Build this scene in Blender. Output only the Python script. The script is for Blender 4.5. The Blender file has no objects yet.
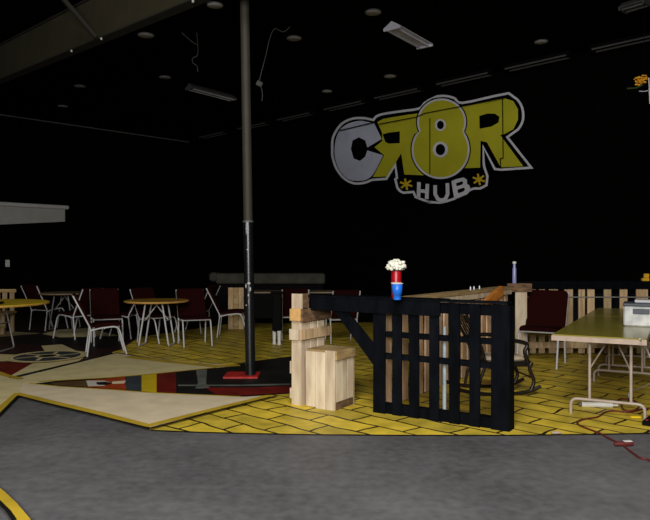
import bpy, math, random
from mathutils import Vector, Matrix
random.seed(7)
SC = bpy.context.scene
COL = SC.collection

# ------------------------------------------------------------------ camera, world, lights, exposure
F, CX, HY, CH = 662.0, 325.0, 258.0, 1.42
cam_d = bpy.data.cameras.new('camera'); cam = bpy.data.objects.new('camera', cam_d); COL.objects.link(cam)
cam_d.sensor_width = 36.0; cam_d.lens = 36.0 * F / 650.0; cam_d.clip_end = 200
cam.location = (0, 0, CH); cam.rotation_euler = (math.radians(90 - 0.17), 0, 0)
SC.camera = cam
w = bpy.data.worlds.new('world'); SC.world = w; w.use_nodes = True
w.node_tree.nodes['Background'].inputs[0].default_value = (0.55, 0.6, 0.7, 1)
w.node_tree.nodes['Background'].inputs[1].default_value = 0.012
def area(name, loc, target, sx, sy, power, col):
    d = bpy.data.lights.new(name, 'AREA'); d.shape = 'RECTANGLE'; d.size = sx; d.size_y = sy
    d.energy = power; d.color = col
    o = bpy.data.objects.new(name, d); COL.objects.link(o); o.location = loc
    o.rotation_euler = (Vector(target) - Vector(loc)).to_track_quat('-Z', 'Y').to_euler()
    return o
area('bay_door_daylight', (-1.2, -3.2, 3.0), (0.8, 14, 1.4), 3.0, 2.0, 800, (1.0, 0.97, 0.9))
area('overhead_floor_fill', (0.3, 1.2, 5.2), (0.6, 5.0, 0.0), 2.4, 1.6, 330, (1.0, 0.96, 0.9))  # added fill light brightening the near floor, not a fixture of the room
SC.view_settings.view_transform = 'Standard'; SC.view_settings.look = 'None'
SC.view_settings.exposure = 0.0; SC.view_settings.gamma = 1.0; SC.view_settings.use_curve_mapping = False

# ------------------------------------------------------------------ photo measurements -> metres
def G(px, py, z=0.0):
    d = (CH - z) * F / (py - HY)
    return Vector(((px - CX) / F * d, d, z))
def P(px, py, d):
    return Vector(((px - CX) / F * d, d, CH + (HY - py) / F * d))
R2 = math.sqrt(0.5)
U = Vector((R2, -R2, 0)); V = Vector((R2, R2, 0))        # along the back wall / along the left wall
WB, WL, WR, ZC = 18.35, 27.8, -6.5, 5.5
def WALLB(px, py, off=0.0):                               # point on the back wall (x + y = WB)
    t = (px - CX) / F; y = (WB - off) / (1 + t)
    return Vector((t * y, y, CH + (HY - py) / F * y))
def CEIL(px, py, z=ZC):
    d = (z - CH) * F / (HY - py)
    return Vector(((px - CX) / F * d, d, z))

# ------------------------------------------------------------------ materials
def mat(name, col, rough=0.6, metal=0.0, spec=0.5, var=0.0, scale=6.0, stretch=(1, 1, 1), col2=None, bump=0.0, rnd=0.0, emis=None):
    m = bpy.data.materials.new(name); m.use_nodes = True; nt = m.node_tree; b = nt.nodes['Principled BSDF']
    b.inputs['Base Color'].default_value = (*col, 1); b.inputs['Roughness'].default_value = rough
    b.inputs['Metallic'].default_value = metal; b.inputs['Specular IOR Level'].default_value = spec
    tc = nt.nodes.new('ShaderNodeTexCoord'); mp = nt.nodes.new('ShaderNodeMapping'); mp.inputs['Scale'].default_value = stretch
    nt.links.new(tc.outputs['Object'], mp.inputs[0])
    n = nt.nodes.new('ShaderNodeTexNoise'); n.inputs['Scale'].default_value = scale; n.inputs['Detail'].default_value = 5
    nt.links.new(mp.outputs[0], n.inputs['Vector'])
    cr = nt.nodes.new('ShaderNodeValToRGB')
    c2 = col2 or tuple(c * (1 - var) for c in col)
    cr.color_ramp.elements[0].position = 0.35; cr.color_ramp.elements[1].position = 0.65
    cr.color_ramp.elements[0].color = (*c2, 1); cr.color_ramp.elements[1].color = (*col, 1)
    nt.links.new(n.outputs['Fac'], cr.inputs[0])
    out = cr.outputs[0]
    if rnd:
        oi = nt.nodes.new('ShaderNodeObjectInfo'); mr = nt.nodes.new('ShaderNodeMapRange')
        mr.inputs[3].default_value = 1 - rnd; mr.inputs[4].default_value = 1.0
        nt.links.new(oi.outputs['Random'], mr.inputs[0])
        mx = nt.nodes.new('ShaderNodeVectorMath'); mx.operation = 'SCALE'
        nt.links.new(out, mx.inputs[0]); nt.links.new(mr.outputs[0], mx.inputs['Scale']); out = mx.outputs[0]
        ad = nt.nodes.new('ShaderNodeVectorMath'); ad.operation = 'ADD'
        sc = nt.nodes.new('ShaderNodeVectorMath'); sc.operation = 'SCALE'; sc.inputs['Scale'].default_value = 30
        cb = nt.nodes.new('ShaderNodeCombineXYZ'); nt.links.new(oi.outputs['Random'], cb.inputs[0]); nt.links.new(oi.outputs['Random'], cb.inputs[1])
        nt.links.new(cb.outputs[0], sc.inputs[0]); nt.links.new(mp.outputs[0], ad.inputs[0]); nt.links.new(sc.outputs[0], ad.inputs[1])
        nt.links.new(ad.outputs[0], n.inputs['Vector'])
    nt.links.new(out, b.inputs['Base Color'])
    if bump:
        bp = nt.nodes.new('ShaderNodeBump'); bp.inputs['Strength'].default_value = bump; bp.inputs['Distance'].default_value = 0.01
        nt.links.new(n.outputs['Fac'], bp.inputs['Height']); nt.links.new(bp.outputs[0], b.inputs['Normal'])
    return m
M = {}
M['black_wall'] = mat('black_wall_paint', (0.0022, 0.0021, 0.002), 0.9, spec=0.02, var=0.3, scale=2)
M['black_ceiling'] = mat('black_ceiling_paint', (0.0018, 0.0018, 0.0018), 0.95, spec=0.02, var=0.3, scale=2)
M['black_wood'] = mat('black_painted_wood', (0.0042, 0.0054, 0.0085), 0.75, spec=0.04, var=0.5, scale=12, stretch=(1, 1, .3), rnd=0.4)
M['wood_v'] = mat('raw_pine_upright', (0.62, 0.47, 0.28), 0.75, spec=0.2, col2=(0.42, 0.27, 0.15), scale=9, stretch=(3, 3, .35), bump=0.3, rnd=0.35)
M['wood_h'] = mat('raw_pine_flat', (0.55, 0.40, 0.19), 0.75, spec=0.2, col2=(0.36, 0.23, 0.10), scale=9, stretch=(.5, .5, 4), bump=0.3, rnd=0.3)
M['wood_warm'] = mat('warm_raw_pine', (0.85, 0.60, 0.40), 0.75, spec=0.2, col2=(0.6, 0.37, 0.22), scale=9, stretch=(3, 3, .35), bump=0.3, rnd=0.3)
M['wood_pale'] = mat('pale_pine', (0.76, 0.65, 0.49), 0.75, spec=0.2, col2=(0.50, 0.38, 0.27), scale=5, stretch=(2, 2, .4), bump=0.3, rnd=0.22)
M['wood_brown'] = mat('weathered_brown_wood', (0.22, 0.13, 0.07), 0.8, spec=0.2, col2=(0.09, 0.055, 0.035), scale=9, stretch=(1, 1, 3))
M['wood_orange'] = mat('orange_stained_wood', (0.62, 0.22, 0.03), 0.6, col2=(0.42, 0.14, 0.02), scale=9)
M['wood_end'] = mat('cut_wood_end', (0.62, 0.36, 0.13), 0.7, var=0.3, scale=20)
M['tube'] = mat('grey_chair_tube', (0.50, 0.50, 0.52), 0.4, spec=0.5, var=0.15, scale=8)
M['tube_dark'] = mat('dull_grey_table_leg', (0.22, 0.21, 0.20), 0.45, var=0.3, scale=8)
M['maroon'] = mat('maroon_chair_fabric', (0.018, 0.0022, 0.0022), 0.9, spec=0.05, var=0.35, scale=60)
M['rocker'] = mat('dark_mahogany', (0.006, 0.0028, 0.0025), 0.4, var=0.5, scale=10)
M['beige_metal'] = mat('beige_table_leg', (0.38, 0.31, 0.26), 0.45, var=0.15, scale=8)
M['table_edge'] = mat('beige_table_edge', (0.42, 0.32, 0.25), 0.6, var=0.2, scale=10)
M['table_top'] = mat('olive_laminate_top', (0.26, 0.22, 0.035), 0.22, spec=0.5, var=0.15, scale=3)
M['yellow_top'] = mat('yellow_round_top', (0.95, 0.66, 0.015), 0.45, var=0.2, scale=5)
M['orange_top'] = mat('orange_wood_top', (0.60, 0.34, 0.05), 0.3, var=0.35, scale=5)
M['orange_edge'] = mat('orange_wood_edge', (0.52, 0.28, 0.08), 0.6, var=0.3, scale=5)
M['dull_top'] = mat('dull_grey_brown_top', (0.20, 0.14, 0.08), 0.5, var=0.3, scale=5)
M['grey_cloth'] = mat('grey_cloth', (0.075, 0.075, 0.06), 0.9, spec=0.1, var=0.3, scale=4)
M['black'] = mat('flat_black', (0.003, 0.003, 0.0035), 0.8, spec=0.1, var=0.3, scale=5)
M['white'] = mat('white_plastic', (0.68, 0.68, 0.66), 0.5, var=0.1, scale=8)
M['pipe'] = mat('pale_blue_white_pipe', (0.45, 0.52, 0.58), 0.4, var=0.1, scale=8)
M['awning'] = mat('off_white_boards', (0.42, 0.41, 0.39), 0.7, var=0.12, scale=3)
M['awning_top'] = mat('pale_grey_moulding', (0.52, 0.52, 0.52), 0.6, var=0.1, scale=3)
M['beam'] = mat('olive_painted_steel', (0.030, 0.024, 0.009), 0.8, var=0.25, scale=3)
M['flange'] = mat('dark_olive_steel', (0.012, 0.010, 0.005), 0.8, var=0.25, scale=3)
M['pole_up'] = mat('brown_grey_painted_pole', (0.030, 0.026, 0.018), 0.7, var=0.2, scale=5)
M['pole_low'] = mat('glossy_black_pole', (0.006, 0.007, 0.010), 0.3, spec=0.6, var=0.4, scale=10)
M['scuff'] = mat('bare_metal_scuff', (0.5, 0.5, 0.52), 0.5, var=0.4, scale=50)
M['red_paint'] = mat('red_paint', (0.45, 0.012, 0.008), 0.6, var=0.4, scale=12)
M['red_cup'] = mat('red_plastic', (0.36, 0.004, 0.012), 0.35, var=0.1, scale=8)
M['blue_cup'] = mat('blue_plastic', (0.012, 0.16, 0.75), 0.35, var=0.1, scale=8)
M['petal'] = mat('white_petals', (0.80, 0.80, 0.70), 0.8, var=0.25, scale=40)
M['orange_petal'] = mat('orange_petals', (1.0, 0.48, 0.02), 0.8, var=0.3, scale=40)
M['leaf'] = mat('dark_green_leaf', (0.03, 0.06, 0.01), 0.7, var=0.3, scale=20)
M['fixture'] = mat('grey_white_enamel', (0.80, 0.80, 0.95), 0.5, var=0.15, scale=5)
M['fix_dark'] = mat('dusty_grey_enamel', (0.13, 0.13, 0.13), 0.6, var=0.2, scale=5)
M['disc'] = mat('dusty_lamp_disc', (0.50, 0.50, 0.53), 0.6, var=0.2, scale=5)
M['disc_rim'] = mat('dark_lamp_rim', (0.10, 0.10, 0.10), 0.6, var=0.2, scale=5)
M['cord_w'] = mat('white_cord', (0.45, 0.46, 0.48), 0.6, var=0.1, scale=5)
M['cord_r'] = mat('dark_red_cord', (0.11, 0.012, 0.010), 0.6, var=0.1, scale=5)
M['galv'] = mat('mottled_light_grey_box', (0.60, 0.61, 0.60), 0.5, col2=(0.33, 0.34, 0.35), scale=9)
M['box_lid'] = mat('dark_blue_grey_lid', (0.05, 0.06, 0.08), 0.5, var=0.3, scale=9)
M['lilac'] = mat('lilac_bottle', (0.30, 0.30, 0.62), 0.3, var=0.2, scale=30)
M['yellow_pl'] = mat('yellow_plastic', (0.75, 0.42, 0.02), 0.5, var=0.2, scale=30)
M['logo_white'] = mat('logo_pale_grey_paint', (0.74, 0.74, 0.84), 0.8, var=0.15, scale=3)
M['logo_c'] = mat('logo_lilac_grey_paint', (0.58, 0.60, 0.78), 0.8, var=0.18, scale=2)
M['logo_yel'] = mat('logo_yellow_paint', (0.56, 0.53, 0.018), 0.8, var=0.12, scale=2)
M['logo_gold'] = mat('logo_gold_paint', (0.7, 0.48, 0.02), 0.8, var=0.1, scale=2)
M['logo_black'] = mat('logo_black_line', (0.002, 0.002, 0.002), 0.9, spec=0.02)

# ------------------------------------------------------------------ mesh builder
class MB:
    def __init__(s): s.v = []; s.f = []; s.m = []; s.sm = []
    def add(s, vs, fs, mi=0, smooth=False):
        o = len(s.v); s.v += [Vector(v) for v in vs]
        for f in fs: s.f.append([i + o for i in f]); s.m.append(mi); s.sm.append(smooth)
        return s
    def box(s, a, b, mat4=None, mi=0, bev=0.0):
        x0, y0, z0 = a; x1, y1, z1 = b
        if bev:                                            # chamfered vertical and horizontal edges
            B = bev; vs = []
            for z, k in ((z0, B), (z0 + B, 0), (z1 - B, 0), (z1, B)):
                xa, xb, ya, yb = x0 + k, x1 - k, y0 + k, y1 - k
                vs += [(xa + B, ya, z), (xb - B, ya, z), (xb, ya + B, z), (xb, yb - B, z), (xb - B, yb, z), (xa + B, yb, z), (xa, yb - B, z), (xa, ya + B, z)]
            fs = [list(range(7, -1, -1)), list(range(24, 32))]
            for r in range(3):
                for i in range(8):
                    j = (i + 1) % 8; fs.append([r * 8 + i, r * 8 + j, r * 8 + 8 + j, r * 8 + 8 + i])
        else:
            vs = [(x0, y0, z0), (x1, y0, z0), (x1, y1, z0), (x0, y1, z0), (x0, y0, z1), (x1, y0, z1), (x1, y1, z1), (x0, y1, z1)]
            fs = [[3, 2, 1, 0], [4, 5, 6, 7], [0, 1, 5, 4], [1, 2, 6, 5], [2, 3, 7, 6], [3, 0, 4, 7]]
        if mat4: vs = [mat4 @ Vector(v) for v in vs]
        return s.add(vs, fs, mi)
    def poly(s, pts, mi=0): return s.add(pts, [list(range(len(pts)))], mi)
    def prism(s, pts, ext, mi=0):
        n = len(pts); pts = [Vector(p) for p in pts]; e = Vector(ext)
        s.add(pts + [p + e for p in pts], [list(range(n)), list(range(2 * n - 1, n - 1, -1))] + [[i, i + n, (i + 1) % n + n, (i + 1) % n] for i in range(n)], mi)
        return s
    def bar(s, a, b, wdt, hgt, mi=0):                      # rectangular bar between two points
        a, b = Vector(a), Vector(b); d = (b - a).normalized()
        up = Vector((0, 0, 1)) if abs(d.z) < 0.95 else Vector((0, 1, 0))
        sd = d.cross(up).normalized() * wdt / 2; u = sd.cross(d).normalized() * hgt / 2
        vs = [a - sd - u, a + sd - u, a + sd + u, a - sd + u, b - sd - u, b + sd - u, b + sd + u, b - sd + u]
        return s.add(vs, [[0, 1, 2, 3], [7, 6, 5, 4], [0, 4, 5, 1], [1, 5, 6, 2], [2, 6, 7, 3], [3, 7, 4, 0]], mi)
    def tube(s, pts, r, n=8, mi=0, closed=False):
        pts = [Vector(p) for p in pts]; N = len(pts); rs = r if isinstance(r, (list, tuple)) else [r] * N
        prev = None; vs = []
        for i, p in enumerate(pts):
            a = pts[max(i - 1, 0)]; b = pts[min(i + 1, N - 1)]; t = (b - a).normalized()
            if prev is None:
                ref = Vector((0, 0, 1)) if abs(t.z) < 0.9 else Vector((1, 0, 0)); nrm = t.cross(ref).normalized()
            else: nrm = (prev - t * prev.dot(t)).normalized()
            prev = nrm; bi = t.cross(nrm)
            for k in range(n):
                a_ = 2 * math.pi * k / n; vs.append(p + (nrm * math.cos(a_) + bi * math.sin(a_)) * rs[i])
        fs = [[i * n + k, i * n + (k + 1) % n, (i + 1) * n + (k + 1) % n, (i + 1) * n + k] for i in range(N - 1) for k in range(n)]
        s.add(vs, fs, mi, True); s.add(vs[:n], [list(range(n - 1, -1, -1))], mi); s.add(vs[-n:], [list(range(n))], mi)
        return s
    def lathe(s, prof, c=(0, 0, 0), n=28, mi=0):           # prof: (radius, z) list
        vs = []; c = Vector(c)
        for r, z in prof:
            for k in range(n):
                a = 2 * math.pi * k / n; vs.append(c + Vector((r * math.cos(a), r * math.sin(a), z)))
        fs = [[i * n + k, i * n + (k + 1) % n, (i + 1) * n + (k + 1) % n, (i + 1) * n + k] for i in range(len(prof) - 1) for k in range(n)]
        s.add(vs, fs, mi, True)
        if prof[0][0] > 1e-4: s.add(vs[:n], [list(range(n - 1, -1, -1))], mi)
        if prof[-1][0] > 1e-4: s.add(vs[-n:], [list(range(n))], mi)
        return s
    def ball(s, c, r, sq=(1, 1, 1), n=8, mi=0):
        c = Vector(c); vs = []; 
        for i in range(1, n):
            th = math.pi * i / n
            for k in range(n + 2):
                a = 2 * math.pi * k / (n + 2)
                vs.append(c + Vector((r * math.sin(th) * math.cos(a) * sq[0], r * math.sin(th) * math.sin(a) * sq[1], r * math.cos(th) * sq[2])))
        m_ = n + 2; fs = [[i * m_ + k, (i + 1) * m_ + k, (i + 1) * m_ + (k + 1) % m_, i * m_ + (k + 1) % m_] for i in range(n - 2) for k in range(m_)]
        fs += [list(range(m_)), list(range(len(vs) - 1, len(vs) - m_ - 1, -1))]
        return s.add(vs, fs, mi, True)
    def build(s, name, mats, parent=None, bevel=0.0):
        me = bpy.data.meshes.new(name); me.from_pydata([tuple(v) for v in s.v], [], s.f); me.update()
        mats = mats if isinstance(mats, (list, tuple)) else [mats]
        for m_ in mats: me.materials.append(M[m_] if isinstance(m_, str) else m_)
        for p, mi, sm in zip(me.polygons, s.m, s.sm): p.material_index = mi; p.use_smooth = sm
        o = bpy.data.objects.new(name, me); COL.objects.link(o)
        if parent: o.parent = parent
        if bevel:
            md = o.modifiers.new('bevel', 'BEVEL'); md.width = bevel; md.segments = 2; md.limit_method = 'ANGLE'
        return o
def tag(o, label, cat, group=None, kind=None):
    o['label'] = label; o['category'] = cat
    if group: o['group'] = group
    if kind: o['kind'] = kind
    return o
def thing(name, label, cat, loc=(0, 0, 0), rz=0.0, group=None):
    o = bpy.data.objects.new(name, None); COL.objects.link(o); o.empty_display_size = 0.1
    o.location = loc; o.rotation_euler = (0, 0, rz)
    return tag(o, label, cat, group)
def struct(o): o['kind'] = 'structure'; return o
def copy_tree(root, loc, rz, label, group=None):
    def rec(o, par):
        c = o.copy(); COL.objects.link(c); c.parent = par
        for ch in list(o.children): rec(ch, c)
        return c
    r = rec(root, None); r.location = loc; r.rotation_euler = (0, 0, rz); r['label'] = label
    if group: r['group'] = group
    return r
def smooth(pts, k=6):                                       # Catmull-Rom through points
    pts = [Vector(p) for p in pts]; out = []
    for i in range(len(pts) - 1):
        p0, p1, p2, p3 = pts[max(i - 1, 0)], pts[i], pts[i + 1], pts[min(i + 2, len(pts) - 1)]
        for j in range(k):
            t = j / k; out.append(0.5 * ((2 * p1) + (p2 - p0) * t + (2 * p0 - 5 * p1 + 4 * p2 - p3) * t * t + (3 * p1 - p0 - 3 * p2 + p3) * t ** 3))
    return out + [pts[-1]]
def fillet(pts, r, k=4):                                    # rounded bends in a tube path
    pts = [Vector(p) for p in pts]; out = [pts[0]]
    for i in range(1, len(pts) - 1):
        a, b, c = pts[i - 1], pts[i], pts[i + 1]; ra = min(r, (a - b).length * .45, (c - b).length * .45)
        p = b + (a - b).normalized() * ra; q = b + (c - b).normalized() * ra
        for j in range(k + 1):
            t = j / k; out.append(p.lerp(b, t).lerp(b.lerp(q, t), t))
    return out + [pts[-1]]

# ------------------------------------------------------------------ floor: concrete with painted areas
def concrete():
    m = bpy.data.materials.new('worn_grey_concrete'); m.use_nodes = True; nt = m.node_tree; b = nt.nodes['Principled BSDF']
    tc = nt.nodes.new('ShaderNodeTexCoord')
    n1 = nt.nodes.new('ShaderNodeTexNoise'); n1.inputs['Scale'].default_value = 0.75; n1.inputs['Detail'].default_value = 8; n1.inputs['Roughness'].default_value = .65
    n2 = nt.nodes.new('ShaderNodeTexNoise'); n2.inputs['Scale'].default_value = 14; n2.inputs['Detail'].default_value = 6
    mx = nt.nodes.new('ShaderNodeMix'); mx.inputs[0].default_value = 0.35
    nt.links.new(tc.outputs['Object'], n1.inputs['Vector']); nt.links.new(tc.outputs['Object'], n2.inputs['Vector'])
    nt.links.new(n1.outputs['Fac'], mx.inputs[2]); nt.links.new(n2.outputs['Fac'], mx.inputs[3])
    cr = nt.nodes.new('ShaderNodeValToRGB'); cr.color_ramp.elements[0].position = .3; cr.color_ramp.elements[1].position = .7
    cr.color_ramp.elements[0].color = (0.046, 0.046, 0.050, 1); cr.color_ramp.elements[1].color = (0.160, 0.160, 0.170, 1)
    nt.links.new(mx.outputs[0], cr.inputs[0]); nt.links.new(cr.outputs[0], b.inputs['Base Color'])
    b.inputs['Roughness'].default_value = 0.55; b.inputs['Specular IOR Level'].default_value = 0.3
    return m
def brick_paint():
    m = bpy.data.materials.new('yellow_brick_paint'); m.use_nodes = True; nt = m.node_tree; b = nt.nodes['Principled BSDF']
    tc = nt.nodes.new('ShaderNodeTexCoord'); mp = nt.nodes.new('ShaderNodeMapping'); mp.inputs['Rotation'].default_value = (0, 0, math.radians(45))
    nz = nt.nodes.new('ShaderNodeTexNoise'); nz.inputs['Scale'].default_value = 1.7; nz.inputs['Detail'].default_value = 2
    sb = nt.nodes.new('ShaderNodeVectorMath'); sb.operation = 'SUBTRACT'; sb.inputs[1].default_value = (.5, .5, .5)
    sc = nt.nodes.new('ShaderNodeVectorMath'); sc.operation = 'SCALE'; sc.inputs['Scale'].default_value = 0.16
    ad = nt.nodes.new('ShaderNodeVectorMath'); ad.operation = 'ADD'
    nt.links.new(tc.outputs['Object'], nz.inputs['Vector']); nt.links.new(nz.outputs['Color'], sb.inputs[0]); nt.links.new(sb.outputs[0], sc.inputs[0])
    nt.links.new(tc.outputs['Object'], mp.inputs[0]); nt.links.new(mp.outputs[0], ad.inputs[0]); nt.links.new(sc.outputs[0], ad.inputs[1])
    br = nt.nodes.new('ShaderNodeTexBrick'); br.inputs['Scale'].default_value = 1.0
    br.inputs['Brick Width'].default_value = 0.56; br.inputs['Row Height'].default_value = 0.25
    br.inputs['Mortar Size'].default_value = 0.014; br.inputs['Mortar Smooth'].default_value = 0.2
    br.inputs['Color1'].default_value = (0.86, 0.64, 0.055, 1); br.inputs['Color2'].default_value = (0.60, 0.46, 0.05, 1); br.inputs['Mortar'].default_value = (0.018, 0.014, 0.006, 1)
    nt.links.new(ad.outputs[0], br.inputs['Vector'])
    n2 = nt.nodes.new('ShaderNodeTexNoise'); n2.inputs['Scale'].default_value = 5; n2.inputs['Detail'].default_value = 7
    nt.links.new(tc.outputs['Object'], n2.inputs['Vector'])
    cr = nt.nodes.new('ShaderNodeValToRGB'); cr.color_ramp.elements[0].position = .3; cr.color_ramp.elements[1].position = .7
    cr.color_ramp.elements[0].color = (.62, .62, .6, 1); cr.color_ramp.elements[1].color = (1.08, 1.05, 1.1, 1)
    nt.links.new(n2.outputs['Fac'], cr.inputs[0])
    mu = nt.nodes.new('ShaderNodeVectorMath'); mu.operation = 'MULTIPLY'
    nt.links.new(br.outputs['Color'], mu.inputs[0]); nt.links.new(cr.outputs[0], mu.inputs[1]); nt.links.new(mu.outputs[0], b.inputs['Base Color'])
    b.inputs['Roughness'].default_value = 0.5; b.inputs['Specular IOR Level'].default_value = 0.3
    return m
def paint(name, c, v=.25, s=4): return mat(name, c, 0.55, spec=0.25, var=v, scale=s)
FM = [concrete(), brick_paint(), paint('cream_floor_paint', (0.74, 0.64, 0.34), .18), paint('pale_pink_cream_paint', (0.78, 0.66, 0.46), .15),
      paint('yellow_floor_line', (0.55, 0.38, 0.03)), paint('black_floor_line', (0.008, 0.007, 0.006)), paint('near_black_floor', (0.010, 0.010, 0.009), .5, 3),
      paint('dark_red_floor_paint', (0.16, 0.010, 0.006), .4), paint('orange_red_floor_paint', (0.42, 0.06, 0.012), .4, 9), paint('slate_blue_floor_paint', (0.045, 0.055, 0.07), .3),
      paint('bright_yellow_floor_paint', (0.62, 0.44, 0.01), .12), paint('grey_floor_paint', (0.15, 0.16, 0.14), .4), paint('white_floor_paint', (0.62, 0.6, 0.52), .2),
      paint('maroon_floor_paint', (0.030, 0.008, 0.008), .4), paint('brown_floor_paint', (0.13, 0.07, 0.025), .4)]
CON, BRK, CRM, PNK, YLN, BLN, DRK, RED, ORG, SLT, BYL, GRY, WHT, MRN, BRN = range(15)
fl = MB()
def pt(a, t): return a + t
room = [Vector((-28, -0.2, 0)), Vector((-4.72, 23.07, 0)), Vector((12.42, 5.93, 0)), Vector((-0.5, -7.0, 0)), Vector((-14, -13.8, 0))]
fl.poly([room[0], room[4], room[3], room[2], room[1]], CON)
lay = [0.0006]
def fp(pts, mi, z=None):
    if z is None: lay[0] += 0.0004; z = lay[0]
    q = [G(*p) if not isinstance(p, Vector) else p for p in pts]
    q = [Vector((p.x, p.y, z)) for p in q]
    ar = sum(q[i].x * q[(i + 1) % len(q)].y - q[(i + 1) % len(q)].x * q[i].y for i in range(len(q)))
    if ar < 0: q.reverse()
    fl.poly(q, mi)
def fline(pts, wd, mi):
    lay[0] += 0.0004
    q = [G(*p) if not isinstance(p, Vector) else p for p in pts]
    for a, b in zip(q[:-1], q[1:]):
        d = (b - a); d.z = 0; n = Vector((-d.y, d.x, 0)).normalized() * wd / 2; e = d.normalized() * wd * .3
        fp([a - n - e, b - n + e, b + n + e, a + n - e], mi, lay[0]); lay[0] += 0.00012
# near-black layer over the far concrete, yellow brick ground
fp([Vector((-27.9, -.2, 0)), Vector((-4.72, 23.0, 0)), Vector((12.3, 5.95, 0)), Vector((10.5, 4.3, 0)), Vector((6, 5.5, 0)), (150, 360), (40, 372), (-60, 372), Vector((-14, 5, 0)), Vector((-24, -3, 0))], DRK)
fp([(150, 430.5), (200, 432.3), (240, 433.2), (300, 434.3), (400, 435.2), (510, 435.2), (600, 434), (660, 432.6), Vector((4.3, 5.4, 0)), Vector((9, 7.6, 0)), Vector((1.8, 14.6, 0)), Vector((-2.0, 14.4, 0)), (120, 340), (112, 352)], BRK)
fline([(152, 430.7), (200, 432.6), (240, 433.6), (300, 434.8), (400, 435.7), (510, 435.7), (600, 434.6), (680, 433.2)], 0.035, BLN)
# dark back ground, maroon patches and pale star patches under the far tables
fp([(-60, 312), (120, 322), (150, 330), (120, 350), (40, 372), (-60, 376)], MRN)
fp([(-40, 333), (0, 331), (40, 333.5), (0, 337), (-40, 337)], CRM)
fp([(42, 334), (58, 330), (86, 328), (120, 336), (86, 337), (60, 337.6)], CRM)
fp([(-40, 337), (120, 338), (118, 346), (40, 346), (10, 343), (-40, 343)], DRK)
fp([(41, 346), (62, 344.5), (76, 351), (60, 354), (45, 352)], CRM)
fp([(-40, 353), (16, 355), (18, 361.5), (-40, 362)], CRM)
fp([(-40, 362), (26, 362.5), (32, 365), (9, 377), (-40, 372)], RED)
fp([(9, 377), (32, 364), (84, 358), (76, 363), (14, 378)], CRM)
# dark picture band between the two long star arms
fp([(14, 383), (60, 380), (110, 378), (150, 374.5), (215, 368), (250, 362), (300, 355.5), (350, 350), (350, 386), (292, 394), (240, 397.5), (150, 394), (60, 389)], DRK)
fp([(50, 383.6), (76, 381.6), (88, 381), (88, 387.4), (70, 386.6), (55, 385.6)], BRN)
fp([(88, 380.8), (104, 379.6), (125, 377.4), (126, 391), (104, 388.9), (88, 387.6)], ORG)
fp([(86, 381.2), (104, 381.2), (110, 383), (104, 386.6), (88, 387)], WHT)
fp([(96, 382.8), (106, 382.4), (112, 384), (106, 385.8), (97, 385.4)], BLN)
fp([(112, 382.3), (126, 381.2), (124, 384.2), (112, 384.6)], PNK)
fp([(126, 377.4), (141.5, 375.4), (141.5, 392), (126, 391)], SLT)
fp([(141.5, 375.4), (156.5, 373.4), (156.5, 393.4), (141.5, 392)], BYL)
fp([(156.5, 373.4), (176, 371.4), (176, 394.6), (156.5, 393.4)], RED)
fp([(196, 371), (207, 370), (206, 384), (210, 389), (195, 389.5), (198, 384)], GRY)
fp([(178, 385.6), (240, 385.5), (290, 384.4), (290, 386), (240, 387), (178, 387)], GRY)
fp([(205, 388.6), (255, 388.4), (292, 386.6), (292, 393.6), (240, 396.6), (215, 395.4)], RED)
# pale star arms with yellow borders and black outlines
fp([(-30, 372), (6, 377.5), (16, 379), (118, 353.5), (180, 362), (240, 366.4), (215, 368.8), (150, 375.4), (110, 378.8), (60, 381.4), (22, 386), (-30, 395)], CRM)
fline([(10, 378.6), (60, 366.6), (117, 353.4)], 0.05, BLN)
fline([(117, 353.6), (145, 358), (180, 363), (222, 366.6)], 0.05, BLN)
fline([(130, 357.6), (170, 362.6), (216, 367), (236, 366.2)], 0.16, YLN)
fline([(40, 382.6), (60, 381.4), (110, 378.6), (150, 375.2), (215, 368.6)], 0.045, YLN)
fp([(20, 384), (60, 387.6), (110, 390.6), (150, 393.6), (240, 398.4), (270, 397), (150, 429), (100, 415.5), (17, 396)], PNK)
fline([(30, 384.8), (60, 387.8), (110, 391), (150, 394), (240, 398)], 0.035, YLN)
fline([(17, 395), (60, 405.5), (100, 415), (148, 427.6), (205, 413), (268, 397.4)], 0.085, YLN)
fline([(17, 397.2), (60, 408.4), (100, 418), (150, 430.6), (205, 416), (276, 397.6)], 0.032, BLN)
fp([(22, 384), (17, 396), (-6, 421), (-70, 480), (-70, 395), (-20, 372), (6, 378)], CRM)
fline([(17, 395), (4, 407), (-10, 421), (-40, 455)], 0.07, YLN)
fline([(18, 397.6), (6, 410), (-8, 424), (-38, 460)], 0.03, BLN)
fline([(-12, 370), (6, 377), (20, 380)], 0.08, YLN)
fline([(-20, 482), (-2, 497), (9, 508), (22, 524)], 0.075, YLN)
fline([(-24, 488), (-4, 503), (8, 515), (14, 524)], 0.025, BLN)
# round emblem
def ell(cx, cy, r, mi, n=40, a0=0, a1=2 * math.pi):
    c = G(cx, cy); fp([Vector((c.x + r * math.cos(a0 + (a1 - a0) * i / n), c.y + 1.08 * r * math.sin(a0 + (a1 - a0) * i / n), 0)) for i in range(n)], mi)
ell(47.5, 357.6, .54, CRM); ell(47.5, 357.6, .50, YLN); ell(47.5, 357.6, .49, CRM); ell(47.5, 357.6, .44, SLT)
c0 = G(47.5, 357.6)
for a in (20, 80, 140, 200, 260, 320):
    a = math.radians(a); fline([c0 + Vector((math.cos(a), math.sin(a), 0)) * .14, c0 + Vector((math.cos(a + .25), math.sin(a + .25), 0)) * .41], .05, CRM)
ell(47.5, 357.6, .17, CRM); ell(47.5, 357.6, .12, BLN)
floor = fl.build('floor', FM); struct(floor)

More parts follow.
